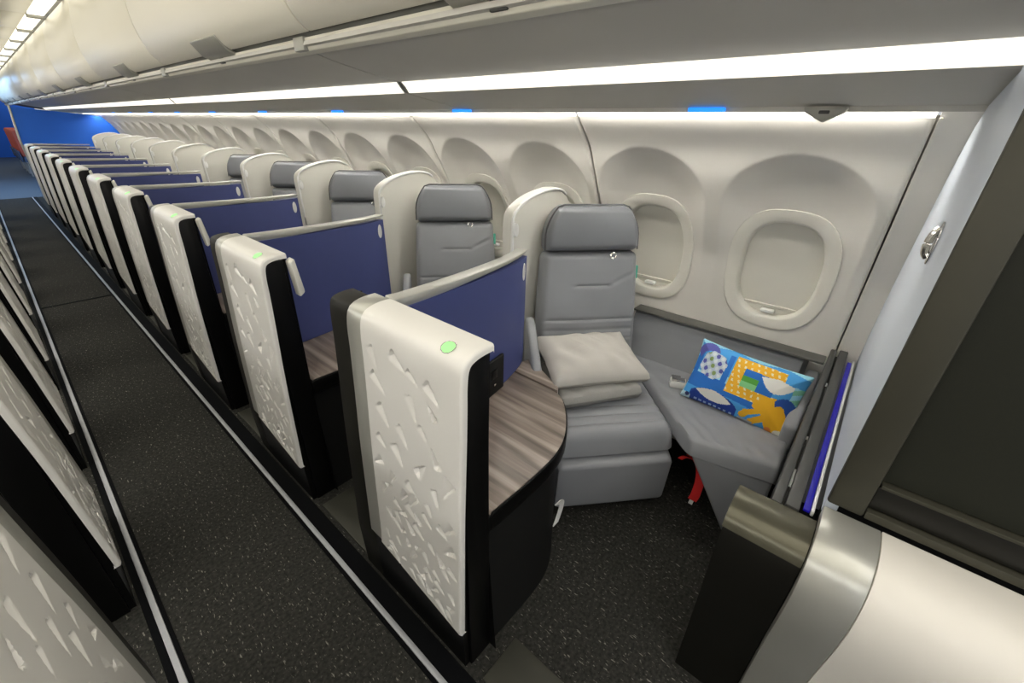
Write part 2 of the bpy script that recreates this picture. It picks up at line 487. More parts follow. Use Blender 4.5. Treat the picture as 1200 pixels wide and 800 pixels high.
BIN = smooth_path([(.794, H + .252), (.764, H + .270), (.729, H + .322), (.705, H + .42), (.704, H + .53), (.722, H + .64), (.752, H + .752)], 6)
BL = 1.6
BY0 = 1.53 - 2 * BL
def mx(path, side): return path if side > 0 else [(2 * CX - x, z) for x, z in path]
UND = [(.795, H + .222), (.90, H + .196), (1.03, H + .172), (1.178, H + .152), ]
UND2 = [(1.213, H + .115), (1.36, H + .093), (1.50, H + .074), (1.522, H + .071)]
for side in (1, -1):
    sn = 'right' if side > 0 else 'left'
    door = mesh_data('door', *sheet(mx(BIN, side), .004, BL - .004, .02 * side), 'bin', angle=40, bevel=.003)
    latch = mesh_data('latch', *join(sheet(mx([(.806, H + .234), (.775, H + .247), (.738, H + .292)], side), BL / 2 - .15, BL / 2 + .15, .012 * side)), 'latch', bevel=.003)
    hook = mesh_data('catch', *box(.80 if side > 0 else 2 * CX - .83, .83 if side > 0 else 2 * CX - .80, BL / 2 - .015, BL / 2 + .035, H + .216, H + .250), 'dark', bevel=.003)
    nb = 15 if side > 0 else 8
    for k in range(nb):
        if BY0 + BL * k > 16: break
        lab = 'cream overhead bin with grey latch on %s side, %s' % (sn, ['ahead of the camera', 'above the front suite', 'above the second suite'][k] if k < 3 else '%s from the front' % ORD[min(k, 11)])
        b = thing('overhead_bin', lab, 'overhead bin', (0, BY0 + BL * k, 0), 0, 'overhead bins on the %s' % sn)
        link('door', door, b); link('latch', latch, b); link('catch', hook, b)
    X = lambda x: x if side > 0 else 2 * CX - x
    lip = struct(part('trim_bin_lip_' + sn, prism([(X(.800), H + .243), (X(.815), H + .243), (X(.845), H + .213), (X(.838), H + .203), (X(.810), H + .208)], 'y', -1.6, 18), 'lip', bevel=.003))
    gap = struct(part('trim_bin_gap_' + sn, prism([(X(.80), H + .285), (X(.86), H + .285), (X(.86), H + .226), (X(.814), H + .2445)], 'y', -1.6, 18), 'gap'))
    clip_me = mesh_data('bracket', *box(X(.806) - .012, X(.806) + .012, -.035, .035, H + .208, H + .247), 'latch', bevel=.004)
    for k in range(9):
        link('bracket', clip_me, lip, (0, .02 + BL * k, 0)) if side > 0 else None
    # underside panels in 3.2 m lengths with seams at the joints
    for k in range(5):
        a, bb = 1.62 - 3.2 + 3.2 * k + .004, 1.62 + 3.2 * k - .004
        p1 = mx(UND, side)
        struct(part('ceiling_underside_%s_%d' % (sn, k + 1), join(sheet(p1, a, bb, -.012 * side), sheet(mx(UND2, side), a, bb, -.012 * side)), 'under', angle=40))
        t = thing('light_strip', 'long bright strip light under the %s bins, %s length' % (sn, ORD[k]), 'light', (0, a, 0), 0, 'strip lights under the bins')
        part('lens', sheet(mx([(1.179, H + .1505), (1.196, H + .137), (1.212, H + .1155)], side), .012, bb - a - .012, -.01 * side), 'band_light' if side > 0 else 'band_left', t)
        for e0_, e1_ in ((0, .012), (bb - a - .012, bb - a)):
            part('end_cap', sheet(mx([(1.179, H + .1505), (1.212, H + .1155)], side), e0_, e1_, -.01 * side), 'latch', t)
    struct(part('ceiling_underside_backing_' + sn, sheet(mx([(.87, H + .25), (1.3, H + .17), (1.62, H + .125), (1.75, H + .09)], side), -1.6, 18, -.01 * side), 'dark'))
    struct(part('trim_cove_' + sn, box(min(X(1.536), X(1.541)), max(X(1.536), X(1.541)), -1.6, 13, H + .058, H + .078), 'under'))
    # wall washer in the cove: a lens at the wall's top edge and the lamp row above it
    for k in range(12):
        a = PY0 + 2 * WINP * k
        t = thing('wall_light', 'thin bright wall washing light along top of %s sidewall panel, %s from front' % (sn, ORD[min(k, 11)]), 'light', (0, a, 0), 0, 'wall lights along the sidewall')
        part('lens', sheet(mx([(1.576, H + .060), (1.590, H + .046)], side), .006, 2 * WINP - .006, -.006 * side), 'wash_lens', t)
        part('lamp_row', box(min(X(1.545), X(1.572)), max(X(1.545), X(1.572)), .02, 2 * WINP - .02, H + .0645, H + .068), 'wash_glow', t)
for k, yb in enumerate((.52, 1.63, 2.75, 3.87, 5.0, 6.1, 7.2, 8.3, 9.4)):
    o = part('accent_light', box(-.012, .012, -.055, .055, -.006, .006), 'blue_light', bevel=.004)
    o.location = (1.523, yb, H + .064)
    tag(o, 'small blue light under the bin edge above the sidewall, %s from front' % ORD[k], 'light', 'blue lights under the bins')
sens = thing('sensor', 'small grey sensor housing under bins at the sidewall top beside the closet', 'sensor', (1.52, .205, H + .068))
part('housing', prism([(-.05, .0), (.05, .0), (.045, -.012), (.0, -.036), (-.045, -.012)], 'x', -.02, .012), 'latch', sens, bevel=.003)
part('lens', box(-.026, -.018, -.012, .012, -.016, -.008), 'dark', sens, bevel=.002)

# ------------------------------------------------------------------ aisle consoles
def console_profile(off=0.0):
    """outer skin from the foot up and over the ledge, (x, z), for the right side"""
    pts = [(.423, .200), (.430, .38), (.440, .62), (.452, .82), (.458, .93), (.460, .985), (.465, 1.024), (.476, 1.045), (.495, 1.055), (.520, 1.0595), (.553, 1.060)]
    return smooth_path(pts, 8)
def resample(path, n):
    L = [0]
    for a, b in zip(path, path[1:]): L.append(L[-1] + math.hypot(b[0] - a[0], b[1] - a[1]))
    out = []; j = 0
    for i in range(n):
        s = L[-1] * i / (n - 1)
        while j < len(L) - 2 and L[j + 1] < s: j += 1
        t = (s - L[j]) / ((L[j + 1] - L[j]) or 1)
        out.append((path[j][0] + (path[j + 1][0] - path[j][0]) * t, path[j][1] + (path[j + 1][1] - path[j][1]) * t))
    return out, L[-1]
def normals(path):
    out = []
    for i in range(len(path)):
        a = path[max(0, i - 1)]; b = path[min(len(path) - 1, i + 1)]
        dx, dz = b[0] - a[0], b[1] - a[1]; l = math.hypot(dx, dz) or 1
        out.append((dz / l, -dx / l))      # pointing to the inside of the console
    return out
DY = .36     # white panel length along the aisle
rng = random.Random(11)
DENTS = []
tries = 0
while len(DENTS) < 66 and tries < 6000:
    tries += 1
    s = rng.random() ** 1.5 * .74 + .035; yy = .03 + rng.random() * (DY - .06)
    L = rng.uniform(.046, .074) * (1.0 if s > .40 else .80); Wd = L * rng.uniform(.20, .30)
    if any(math.hypot(s - q[0], yy - q[1]) < (.033 if s < .40 else .055) for q in DENTS): continue
    ang = math.radians(rng.uniform(18, 62)) * (1 if rng.random() < .8 else -1) + (math.pi if rng.random() < .3 else 0)
    DENTS.append((s, yy, L, Wd, ang, rng.uniform(.0115, .0175)))
def dent(s, y):
    d = 0
    for (s0, y0, L, Wd, ang, dp) in DENTS:
        ds, dy_ = s - s0, y - y0
        if abs(ds) > L or abs(dy_) > L: continue
        p = -ds * math.cos(ang) - dy_ * math.sin(ang); q = -ds * math.sin(ang) + dy_ * math.cos(ang)
        p += L * .3
        if p < 0 or p > L: continue
        w = Wd * (1 - p / L) + 1e-5
        # deep along one long side, feathering out on the other
        t = (q + w) / (2 * w)
        if 0 <= t <= 1:
            d = max(d, dp * (1 - p / L) ** .5 * min(1, t / .12) * (1 - t) ** .9)
    return d
def door_skin(sx):
    path, TL = resample(console_profile(), 215)
    nr = normals(path)
    ncol = 100
    V, F = [], []
    cols = [(0.0, .016), (0.0, .006), (.002, .002)] + [(.006 + (DY - .006) * i / ncol, 0) for i in range(ncol + 1)] + [(DY, .016)]
    for i, (p, q) in enumerate(zip(path, nr)):
        s = TL * i / 214
        rise = max(0, 1 - s / .12)           # the foot edge climbs towards the aft end
        for y, dep in cols:
            up = rise * .076 * (y / DY)
            dd = dep + (dent(s, y) if dep == 0 and s < .86 else 0)
            if i == 0: dd = max(dd, .004)
            x = p[0] + q[0] * dd; z = p[1] + q[1] * dd + up
            V.append(((x - CX) * sx + CX, y, z))
    n = len(cols)
    for j in range(len(path) - 1):
        for i in range(n - 1): F.append((j * n + i, j * n + i + 1, (j + 1) * n + i + 1, (j + 1) * n + i))
    # foot and ledge returns
    for j, dxn in ((0, .016), (len(path) - 1, .016)):
        o = len(V)
        for i in range(n):
            v = V[j * n + i]; V.append((v[0] + nr[j][0] * dxn * sx, v[1], v[2] + nr[j][1] * dxn))
        for i in range(n - 1): F.append((j * n + i, j * n + i + 1, o + i + 1, o + i))
    return V, F
def strip_path(off, zlow, zhi=None):
    path, _ = resample(console_profile(), 60); nr = normals(path)
    full = [(p[0] + q[0] * off, p[1] + q[1] * off) for p, q in zip(path, nr)]
    up = [p for p in full if p[1] > zlow + .004]
    return [(up[0][0] - .0002, zlow)] + up
def mirror(vf, sx):
    if sx > 0: return vf
    return [(2 * CX - v[0], v[1], v[2]) for v in vf[0]], vf[1]
def console(sx, label, k):
    root = thing('suite_console', label, 'console', (0, .515 + PITCH * k, 0), 0, 'white suite consoles along the aisle')
    link('door_panel', mesh_data('door_panel', *door_skin(sx), 'door', angle=38), root)
    part('end_strip', mirror(sheet(strip_path(.001, .278), DY + .001, DY + .066, .018), sx), 'strip', root, angle=40, bevel=.003)
    jp = [(.447, .0)] + strip_path(.017, .20)
    part('rear_jamb', mirror(sheet(jp, DY + .072, DY + .178, .05), sx), 'bronze', root, angle=40, bevel=.004)
    ip = [(.446, .0)] + [p for p in strip_path(.018, .20)] + [(.535, .0)]
    part('inner_body', mirror(prism(ip, 'y', .012, DY + .074), sx), 'black', root, angle=40)
    # glossy end post under the ledge
    pp = [(.462, .0), (.462, .95), (.468, 1.0), (.484, 1.028), (.505, 1.040), (.540, 1.040), (.540, .0)]
    part('end_post', mirror(prism(pp, 'y', .002, .0118), sx), 'black', root, bevel=.003)
    prof, PL = resample(console_profile(), 400)
    s0 = next(i for i, p in enumerate(prof) if p[0] > .487 and p[1] > 1.03) * PL / 399
    d = [(math.cos(2 * math.pi * i / 28), math.sin(2 * math.pi * i / 28)) for i in range(28)]
    pn = normals(prof)
    def disc(r0, r1, lift, m, nm):
        V, F = [], []
        for r in (r1, (r0 + r1) / 2, r0):
            for a, b in d:
                q = min(399, int(round((s0 + a * r * .0165) / PL * 399)))
                V.append((prof[q][0] - pn[q][0] * lift, .066 + b * r * .0185, prof[q][1] - pn[q][1] * lift))
        for j in range(2):
            for i in range(28): F.append((j * 28 + i, j * 28 + (i + 1) % 28, (j + 1) * 28 + (i + 1) % 28, (j + 1) * 28 + i))
        if r0 < .1: F.append(tuple(range(56, 84)))
        return part(nm, mirror((V, F), sx), m, root)
    disc(.02, .82, .0014, 'led', 'status_light')
    disc(.84, 1.0, .0012, 'latch', 'status_light_rim')
    return root
def oval(a, b, n=24): return [(a * math.cos(2 * math.pi * i / n), b * math.sin(2 * math.pi * i / n)) for i in range(n)]
right0 = console(1, 'nearest white console on the right of the aisle, beside the studio seat', 0)
handle_me = mesh_data('handset', *prism([(.5485, 1.035), (.566, 1.046), (.580, .925), (.560, .910)], 'y', -.03, .012), 'shell', bevel=.006)
latch_me = mesh_data('door_latch', *box(.452, .462, DY + .120, DY + .135, .72, .775), 'chrome', bevel=.003)
for k in range(11):
    if k == 0: r = right0
    else: r = dup(right0, (0, .515 + PITCH * k, 0), 'white textured console right of the aisle, %s row from the front' % ORD[k])
    if k: link('handset', handle_me, r)
left0 = console(-1, 'nearest white console on the left of the aisle, at the photo corner', 0)
left0.location.x = .028
for k in range(1, 11):
    dup(left0, (.028, .515 + PITCH * k, 0), 'white textured console left of the aisle, %s row from the front' % ORD[k])

# ------------------------------------------------------------------ dividers, tables, shells
def divider():
    t = thing('privacy_divider', 'blue divider with silver top rail behind the nearest white console', 'divider', (0, .515, 0), 0, 'blue dividers between suites')
    pts = smooth_path([(.556, .345), (.80, .375), (1.02, .412), (1.16, .450), (1.228, .480)], 8)
    def slab(pts, th, z0, z1, drop=0.0, rr=0.0):
        V, F = [], []; n = len(pts)
        L = pts[-1][0] - pts[0][0]
        for i, p in enumerate(pts):
            a = pts[max(0, i - 1)]; b = pts[min(n - 1, i + 1)]
            dx, dy = b[0] - a[0], b[1] - a[1]; l = math.hypot(dx, dy)
            nx, ny = -dy / l * th / 2, dx / l * th / 2
            f = (p[0] - pts[0][0]) / L
            e = max(0, (p[0] - (pts[-1][0] - rr)) / rr) if rr else 0
            zt = z1 - drop * f; zb = z0 + rr * (1 - math.sqrt(max(0, 1 - e * e)))
            V += [(p[0] - nx, p[1] - ny, zb), (p[0] + nx, p[1] + ny, zb), (p[0] + nx, p[1] + ny, zt), (p[0] - nx, p[1] - ny, zt)]
        for i in range(n - 1):
            for k in range(4): F.append((i * 4 + k, i * 4 + (k + 1) % 4, i * 4 + 4 + (k + 1) % 4, i * 4 + 4 + k))
        F += [(0, 1, 2, 3), tuple(4 * (n - 1) + i for i in range(4))]
        return V, F
    part('panel', slab(pts, .030, .5625, 1.036, .02, .03), 'blue', t, angle=50)
    pts2 = smooth_path([(.556, .366), (.62, .366), (.80, .387), (1.02, .424), (1.16, .461), (1.236, .494)], 8)
    part('top_rail', slab(pts2, .046, 1.030, 1.061, .022), 'strip', t, bevel=.005, angle=50)
    lp = part('lamp', prism(oval(.016, .034), 'y', -.006, .006), 'lamp_white', t, bevel=.002)
    lp.location = (1.196, .452, .965); lp.rotation_euler = (0, 0, math.radians(24))
    o = part('outlet_panel', box(-.062, .062, -.012, 0, .566, .71), 'blackmatte', t, bevel=.004)
    o.location = (.955, .3835, 0); o.rotation_euler = (0, 0, math.radians(9.5))
    part('socket', box(-.025, .012, -.0155, -.0125, .635, .672), 'black', o, bevel=.001)
    part('socket_light', box(-.010, .002, -.0155, -.0125, .605, .613), 'chrome', o)
    return t
d0 = divider()
for k in range(1, 11): dup(d0, (0, .515 + PITCH * k, 0), 'blue divider with silver top rail, %s from the front' % ORD[k])

def table():
    t = thing('side_table', 'wood topped side table on dark cabinet beside the studio seat', 'side table', (0, .515, 0), 0, 'wood side tables in the suites')
    outer = smooth_path([(.545, .010), (.70, .006), (.84, .012), (.94, .040), (1.03, .095), (1.10, .155), (1.132, .21), (1.137, .30)], 6)
    outer = outer + [(1.137, .455), (1.02, .42), (.80, .385), (.545, .355)]
    def inset(poly, d):
        cx = sum(p[0] for p in poly) / len(poly); cy = sum(p[1] for p in poly) / len(poly)
        out = []
        n = len(poly)
        for i in range(n):
            a, b = poly[i - 1], poly[(i + 1) % n]
            dx, dy = b[0] - a[0], b[1] - a[1]; l = math.hypot(dx, dy) or 1
            nx, ny = -dy / l, dx / l
            if (cx - poly[i][0]) * nx + (cy - poly[i][1]) * ny < 0: nx, ny = -nx, -ny
            out.append((poly[i][0] + nx * d, poly[i][1] + ny * d))
        return out
    part('table_edge', prism(outer, 'z', .495, .556), 'black', t, bevel=.006, angle=50)
    part('table_top', prism(inset(outer, .006), 'z', .5565, .5605), 'wood', t, bevel=.001, angle=50)
    # cabinet narrows a little towards the floor
    a = inset(outer, .030); n = len(a)
    a = [(.5415 if p[0] < .60 else p[0], p[1]) for p in a]
    lo = [(.5415 + (p[0] - .5415) * .93, p[1] - .035 * max(0, min(1, (.25 - p[1]) / .15))) for p in a]
    V = [(p[0], p[1], 0) for p in lo] + [(p[0], p[1], .494) for p in a]
    F = [tuple(range(n)), tuple(range(2 * n - 1, n - 1, -1))] + [(i, (i + 1) % n, n + (i + 1) % n, n + i) for i in range(n)]
    part('cabinet', (V, F), 'blackmatte', t, angle=50)
    cons = [(1.148, .222), (1.148, .455), (1.21, .47), (1.27, .455), (1.235, .37), (1.17, .232)]
    part('inner_shelf', prism(cons, 'z', .50, .556), 'wood', t, bevel=.003)
    return t
t0 = table()
for k in range(1, 11): dup(t0, (0, .515 + PITCH * k, 0), 'wood topped side table, %s suite from the front' % ORD[k])

def shell():
    t = thing('seat_shell', 'cream rounded shell behind the front grey seat', 'seat shell', (0, .515, 0), 0, 'cream seat shells by the windows')
    out = [(1.320, 0.0), (1.320, 1.06)]
    out += smooth_path([(1.320, 1.095), (1.325, 1.130), (1.345, 1.155), (1.39, 1.180), (1.45, 1.200), (1.52, 1.213)], 3)
    out += [(1.58, 1.220), (1.64, 1.216), (1.70, 1.19), (1.735, 1.15)]
    for z in (1.10, 1.0, .9, .8, .7, .6, .4, .2, 0.0): out.append((wall_x(z - H) - .02, z))
    part('panel', prism(out, 'y', .622, .672), 'shell', t, bevel=.008, segs=3, angle=45)
    inner = [(x, z) for x, z in out[1:]]
    rim = [Vector((x, .619, z)) for x, z in smooth_path([(1.325, .45), (1.325, .8), (1.326, 1.09), (1.331, 1.127), (1.350, 1.151), (1.393, 1.176), (1.452, 1.196), (1.52, 1.209), (1.60, 1.214), (1.66, 1.205), (1.695, 1.185)], 5)]
    part('edge_trim', tube([tuple(p) for p in rim], .006, 8), 'lamp_white', t)
    o = part('reading_lamp', prism(oval(.013, .028), 'y', -.012, .004), 'lamp_white', t, bevel=.003)
    o.location = (1.338, .617, 1.075)
    return t
s0 = shell()
for k in range(1, 11): dup(s0, (0, .515 + PITCH * k, 0), 'cream rounded seat shell, %s from the front' % ORD[k])

# ------------------------------------------------------------------ seats
SANG = math.radians(-41.3)
def seat():
    t = thing('aircraft_seat', 'grey leather seat in the front studio holding the grey pillow', 'seat', (1.252, .497, 0), SANG, 'grey leather seats')
    # local: x across (towards window), y backwards, z up
    g = [('y', p, .007, .009, -9, 9) for p in (-.185, -.135, -.085, -.02)]
    part('seat_cushion', pad(.248, .255, .098, .045, .045, 34, 50, g, dome=.006, warp=lambda x, y, z: (x - .010, y + .25, .340 + z + .020 * (y / .255))), 'leather', t, angle=60)
    part('seat_base', prism([(-.22, .03), (.22, .03), (.22, .5), (-.22, .5)], 'z', .06, .345), 'blackmatte', t, bevel=.01)
    part('leg_rest', pad(.248, .130, .075, .035, .022, 26, 20, dome=.008, warp=lambda x, y, z: (x - .010, .062 - z - (y + .13) * .06, .176 + y)), 'leather', t, angle=60)
    tilt = math.radians(8.5)
    def back(x, y, z):
        return (x - .004, .556 + math.sin(tilt) * y - z * math.cos(tilt), .465 + y * math.cos(tilt) + z * math.sin(tilt))
    g = [('y', p, .005, .007, -9, 9) for p in (-.150, -.105, -.055)] + [('y', .10, .005, .007, -.09, .10)]
    crease = lambda x, y: -.005 * math.exp(-(((y - .11) - (x - .10) * .45) / .010) ** 2) * max(0, min(1, (x - .09) / .03)) + .002 * math.sin(x * 23 + y * 11) * math.sin(y * 17)
    part('backrest', pad(.240, .252, .082, .03, .032, 40, 70, g, dome=.012, taper=lambda y: 1 - .09 * max(0, (y + .252) / .504) ** 2, warp=lambda x, y, z: back(x, y + .252, z), wrinkle=crease), 'leather', t, angle=60)
    def htap(y):
        q = (y + .10) / .20
        return 1 - .30 * max(0, (q - .25) / .75) ** 2.2
    hd = part('headrest', pad(.215, .10, .10, .03, .032, 40, 30, dome=.012, taper=htap, warp=lambda x, y, z: back(x, y + .600, z)), 'headrest', t, angle=60)
    rim = []
    for q in [-1 + 2 * i / 24 for i in range(25)]:
        yy = -.085 + (1 - abs(q) ** 3) * .19 if abs(q) > .55 else .100
        rim.append((q, yy))
    ed = [back(.211 * htap(y), y + .600, .062) for y in [-.09 + .18 * i / 8 for i in range(9)]]
    part('headrest_piping', tube([back(-.211 * htap(y), y + .600, .062) for y in [-.09 + .18 * i / 8 for i in range(9)]] + [back(x, .699, .062) for x in (-.13, -.07, 0, .07, .13)] + ed[::-1], .0035, 6), 'piping', hd)
    hk = [back(.085 + .012 * math.cos(a), .488 + .012 * math.sin(a), .106) for a in [2 * math.pi * i / 14 for i in range(14)]]
    part('coat_hook', tube(hk, .0035, 6, closed=True), 'chrome', t)
    part('side_tab', pad(.007, .030, .006, .003, .003, 4, 8, warp=lambda x, y, z: back(.226 + x, .405 + y, .042 + z)), 'green_tab', t)
    part('side_bolster', prism([(.235, .345), (.235, .54), (.274, .565), (.45, .69), (.50, .70), (.50, .345)], 'x', -.305, -.264), 'leather', t, bevel=.012, segs=3)
    return t
seat0 = seat()
for k in range(1, 5):
    dup(seat0, (1.248, .437 + PITCH * k, 0), 'grey leather seat with dark headrest, %s from the front' % ORD[k])

# ------------------------------------------------------------------ studio bench
bench = thing('bench_seat', 'grey leather side bench under the windows in the front studio', 'bench', (0, 0, 0))
def bench_cushion():
    # plan quad: front edge runs along the cabin, left edge follows the seat
    A, B, Cc, D = (1.368, .280), (1.425, -.008), (1.925, -.008), (1.925, .895)
    def W(x, y, z):
        u = x / .5 * .5 + .5; v = y / .5 * .5 + .5
        u = (x + .5); v = (y + .5)
        p = [(A[i] * (1 - v) + B[i] * v) * (1 - u) + (D[i] * (1 - v) + Cc[i] * v) * u for i in (0, 1)]
        return (p[0], p[1], .368 + z)
    wr = lambda x, y: .004 * math.sin(x * 31 + y * 17) * math.sin(y * 23 - x * 9) * (1 if x < .1 else .3)
    return pad(.5, .5, .066, .05, .05, 44, 40, [('x', -.12, .008, .002, -9, 9)], dome=.004, warp=W, wrinkle=wr)
part('cushion', bench_cushion(), 'leather', bench, angle=60)
def bench_back():
    def W(x, y, z): return (wall_x(y + .55 - H) - .022 - z - .055 * (.125 - y) / .25, .43 - x, .525 + y)
    return pad(.385, .125, .055, .025, .02, 40, 18, [('y', .045, .005, .005, -.2, .39)], warp=W)
part('back_pad', bench_back(), 'leather', bench, angle=60)
part('back_ledge', prism([(1.880, -.005), (1.880, .80), (1.958, .80), (1.958, -.005)], 'z', .651, .662), 'capgrey', bench, bevel=.004)
part('end_pad', prism([(1.60, .40), (1.60, .50), (1.74, .585), (1.935, .60), (1.945, .40)], 'y', -.007, .040), 'leather', bench, bevel=.012, segs=3)
fp = [(1.374, .268, .364), (1.430, .0, .364), (1.438, .0, .04), (1.418, .090, .04), ]
V = fp + [(x + .05, y, z) for x, y, z in fp]
part('front_panel', (V, [(0, 1, 2, 3), (7, 6, 5, 4), (0, 4, 5, 1), (1, 5, 6, 2), (2, 6, 7, 3), (3, 7, 4, 0)]), 'leather', bench, bevel=.012, segs=3)
part('bench_base', prism([(1.55, .0), (1.86, .0), (1.86, .45), (1.66, .3)], 'z', .0, .364), 'blackmatte', bench)
bk = thing('belt_buckle', 'small white seat belt buckle lying on the grey bench', 'buckle', (1.700, .462, .432), math.radians(25))
part('body', box(-.026, .026, -.034, .034, .002, .036), 'buckle', bk, bevel=.008)
part('flap', box(-.020, .012, -.028, .028, .0365, .042), 'chrome', bk, bevel=.003)
part('webbing', box(.026, .085, -.020, .020, .006, .011), 'piping', bk, bevel=.001)
rs = thing('red_strap', 'red strap with a white tip hanging under the bench', 'strap', (0, 0, 0))
def ribbon(pts, w, th):
    V, F = [], []
    for i, p in enumerate(pts):
        V += [(p[0], p[1] - w / 2, p[2]), (p[0], p[1] + w / 2, p[2]), (p[0] + th, p[1] + w / 2, p[2]), (p[0] + th, p[1] - w / 2, p[2])]
    for i in range(len(pts) - 1):
        for k in range(4): F.append((i * 4 + k, i * 4 + (k + 1) % 4, i * 4 + 4 + (k + 1) % 4, i * 4 + 4 + k))
    F += [(0, 1, 2, 3), tuple(4 * (len(pts) - 1) + i for i in range(4))]
    return V, F
part('webbing', ribbon(smooth_path([(1.47, .285, .285), (1.455, .262, .292), (1.44, .235, .275), (1.435, .222, .22), (1.43, .222, .15), (1.43, .228, .115)], 6), .034, .005), 'red', rs)
part('loop', ribbon(smooth_path([(1.452, .262, .290), (1.452, .30, .285), (1.455, .318, .262)], 4), .018, .005), 'red', rs)
part('tip', ribbon([(1.4295, .229, .114), (1.4295, .231, .092)], .016, .005), 'lamp_white', rs)

# grey pillow on a folded blanket
def local(t, p):
    c, s = math.cos(SANG), math.sin(SANG)
    return (t[0] + p[0] * c - p[1] * s, t[1] + p[0] * s + p[1] * c, p[2])
so = (1.252, .497)
def wrk(a, b, am): return lambda x, y: am * (math.sin(x * a + 3 * math.sin(y * 13)) * math.sin(y * b + 2 * math.sin(x * 11)) + .5 * math.sin(x * a * 2.1 + y * b * 1.3))
bl = part('blanket', pad(.185, .140, .032, .02, .03, 30, 26, two=True, wrinkle=wrk(42, 33, .006)), 'linendark')
bl.location = local(so, (-.055, .275, .490)); bl.rotation_euler = (math.radians(3), 0, SANG + math.radians(8))
tag(bl, 'folded grey blanket on the front seat under the pale pillow', 'blanket')
pl = part('pillow', pad(.215, .155, .052, .015, .085, 46, 38, two=True, wrinkle=wrk(34, 30, .009), power=.62, dome=.016, pinch=.05), 'linen')
pl.location = local(so, (-.045, .315, .573)); pl.rotation_euler = (math.radians(12), math.radians(2), SANG + math.radians(6))
tag(pl, 'pale grey pillow resting on the folded blanket on the seat', 'pillow')

# printed cushion
def print_col(u, v):
    """u 0..1 left to right, v 0..1 bottom to top"""
    sky = (0.07, 0.36, 0.78); pale = (0.34, 0.70, 0.88); mid = (0.02, 0.17, 0.60); navy = (0.012, 0.05, 0.32)
    org = (0.90, 0.48, 0.025); wht = (0.85, 0.84, 0.80); grn = (0.30, 0.55, 0.12); vio = (0.10, 0.11, 0.42); gry = (0.42, 0.46, 0.52)
    d = 1 - v
    c = sky
    w = .03 * math.sin(u * 9 + 1)
    if .46 + w < d < .56 + w: c = pale
    if .56 + w < d < .74 + w * .6: c = mid
    if .03 < u < .36 and .10 < d < .62 and (u < .08 or u > .31 or d > .52): c = mid
    if d < .05 + .02 * math.sin(u * 14) or u < .025: c = pale
    if ((u - .115) / .10) ** 2 + ((d - .17) / .14) ** 2 < 1 and ((u - .15) / .09) ** 2 + ((d - .27) / .13) ** 2 > 1: c = vio
    q1, q2 = u - .20 + (d - .33) * .10, d - .34 - (u - .20) * .35
    if abs(q1) < .115 and abs(q2) < .20 and abs(q1) / .115 + abs(q2) / .20 < 1.55:
        gi, gj = (q1 + .115) / .046, (q2 + .20) / .085
        ci, cj = int(gi), int(gj)
        c = (.52, .62, .72)
        r2 = (gi % 1 - .5) ** 2 + (gj % 1 - .5) ** 2
        if (ci + cj) % 2 == 0 and r2 < .17: c = vio if (ci + 2 * cj) % 3 else (.26, .38, .14)
        elif r2 < .12: c = (.70, .76, .80)
    if .09 < u < .54 and d > .72 and ((u - .31) / .24) ** 2 + ((d - .90) / .19) ** 2 < 1: c = navy
    e = (u - .31) / .175
    if abs(e) < 1 and abs(d - .79 - (u - .31) * .08) < .085 * (1 - e * e): c = wht
    if .13 < u < .52 and .925 < d < .955 and math.sin(u * 130) > -.1: c = (.35, .50, .75)
    inr = .375 < u < .81 and .08 < d < .64
    inn = .48 < u < .76 and .21 < d < .48
    if inr and not inn and not (u > .66 and .22 < d < .47):
        c = org
        s1 = (u * 17 - d * 4) % 1; s2 = (d * 13 + u * 2) % 1
        if (s1 < .30 and .25 < s2 < .75): c = (0.90, 0.82, 0.55)
    if inn:
        c = mid if d < .31 else ((.10, .40, .06) if d < .395 else (.26, .66, .28))
        if u > .62: c = mid
    if .61 < u < .93 and .16 < d < .44:
        e = (u - .77) / .16
        if d > .19 + .05 * abs(e) and d < .20 + .21 * (1 - e * e) and abs(e) < 1: c = wht
    if u > .90 and .22 < d < .52: c = (.22, .55, .42) if math.sin(d * 40 + u * 30) > 0 else pale
    if ((u - .885) / .105) ** 2 + ((d - .62) / .20) ** 2 < 1: c = (0.02, 0.09, 0.40)
    for (ax, ay, bx, by, r) in ((.755, .56, .80, .72, .055), (.80, .70, .90, .95, .075), (.78, .66, .62, .82, .030), (.62, .82, .60, .87, .034), (.80, .76, .69, .92, .034), (.86, .62, .93, .80, .045), (.76, .60, .68, .66, .035)):
        dx, dy = bx - ax, by - ay
        t = min(max(((u - ax) * dx + (d - ay) * dy) / (dx * dx + dy * dy), 0), 1)
        if math.hypot(u - ax - t * dx, (d - ay - t * dy) * .65) < r: c = (0.90, 0.48, 0.015)
    if ((u - .93) / .05) ** 2 + ((d - .96) / .07) ** 2 < 1: c = wht
    if ((u - .84) / .03) ** 2 + ((d - .95) / .05) ** 2 < 1: c = (.85, .28, .06)
    if .57 < u < .70 and d > .93: c = gry
    if u < .10 and d > .90: c = (.55, .76, .86)
    if ((u - .07) / .022) ** 2 + ((d - .92) / .035) ** 2 < 1: c = (.02, .03, .12)
    return c
NU, NV = 150, 96
pv = pad(.203, .130, .042, .006, .11, NU, NV, two=True, power=.75, pinch=.055, wrinkle=lambda x, y: .0018 * math.sin(x * 40) * math.sin(y * 33))
pme = mesh_data('printed_cushion', pv[0], pv[1], 'print', angle=80)
at = pme.color_attributes.new('print', 'FLOAT_COLOR', 'CORNER')
for p in pme.polygons:
    cxx = sum(pme.vertices[i].co.x for i in p.vertices) / len(p.vertices); cyy = sum(pme.vertices[i].co.y for i in p.vertices) / len(p.vertices)
    col = print_col(cxx / .406 + .5, cyy / .26 + .5)
    for li in p.loop_indices: at.data[li].color = (*col, 1)
pc = link('printed_cushion', pme)
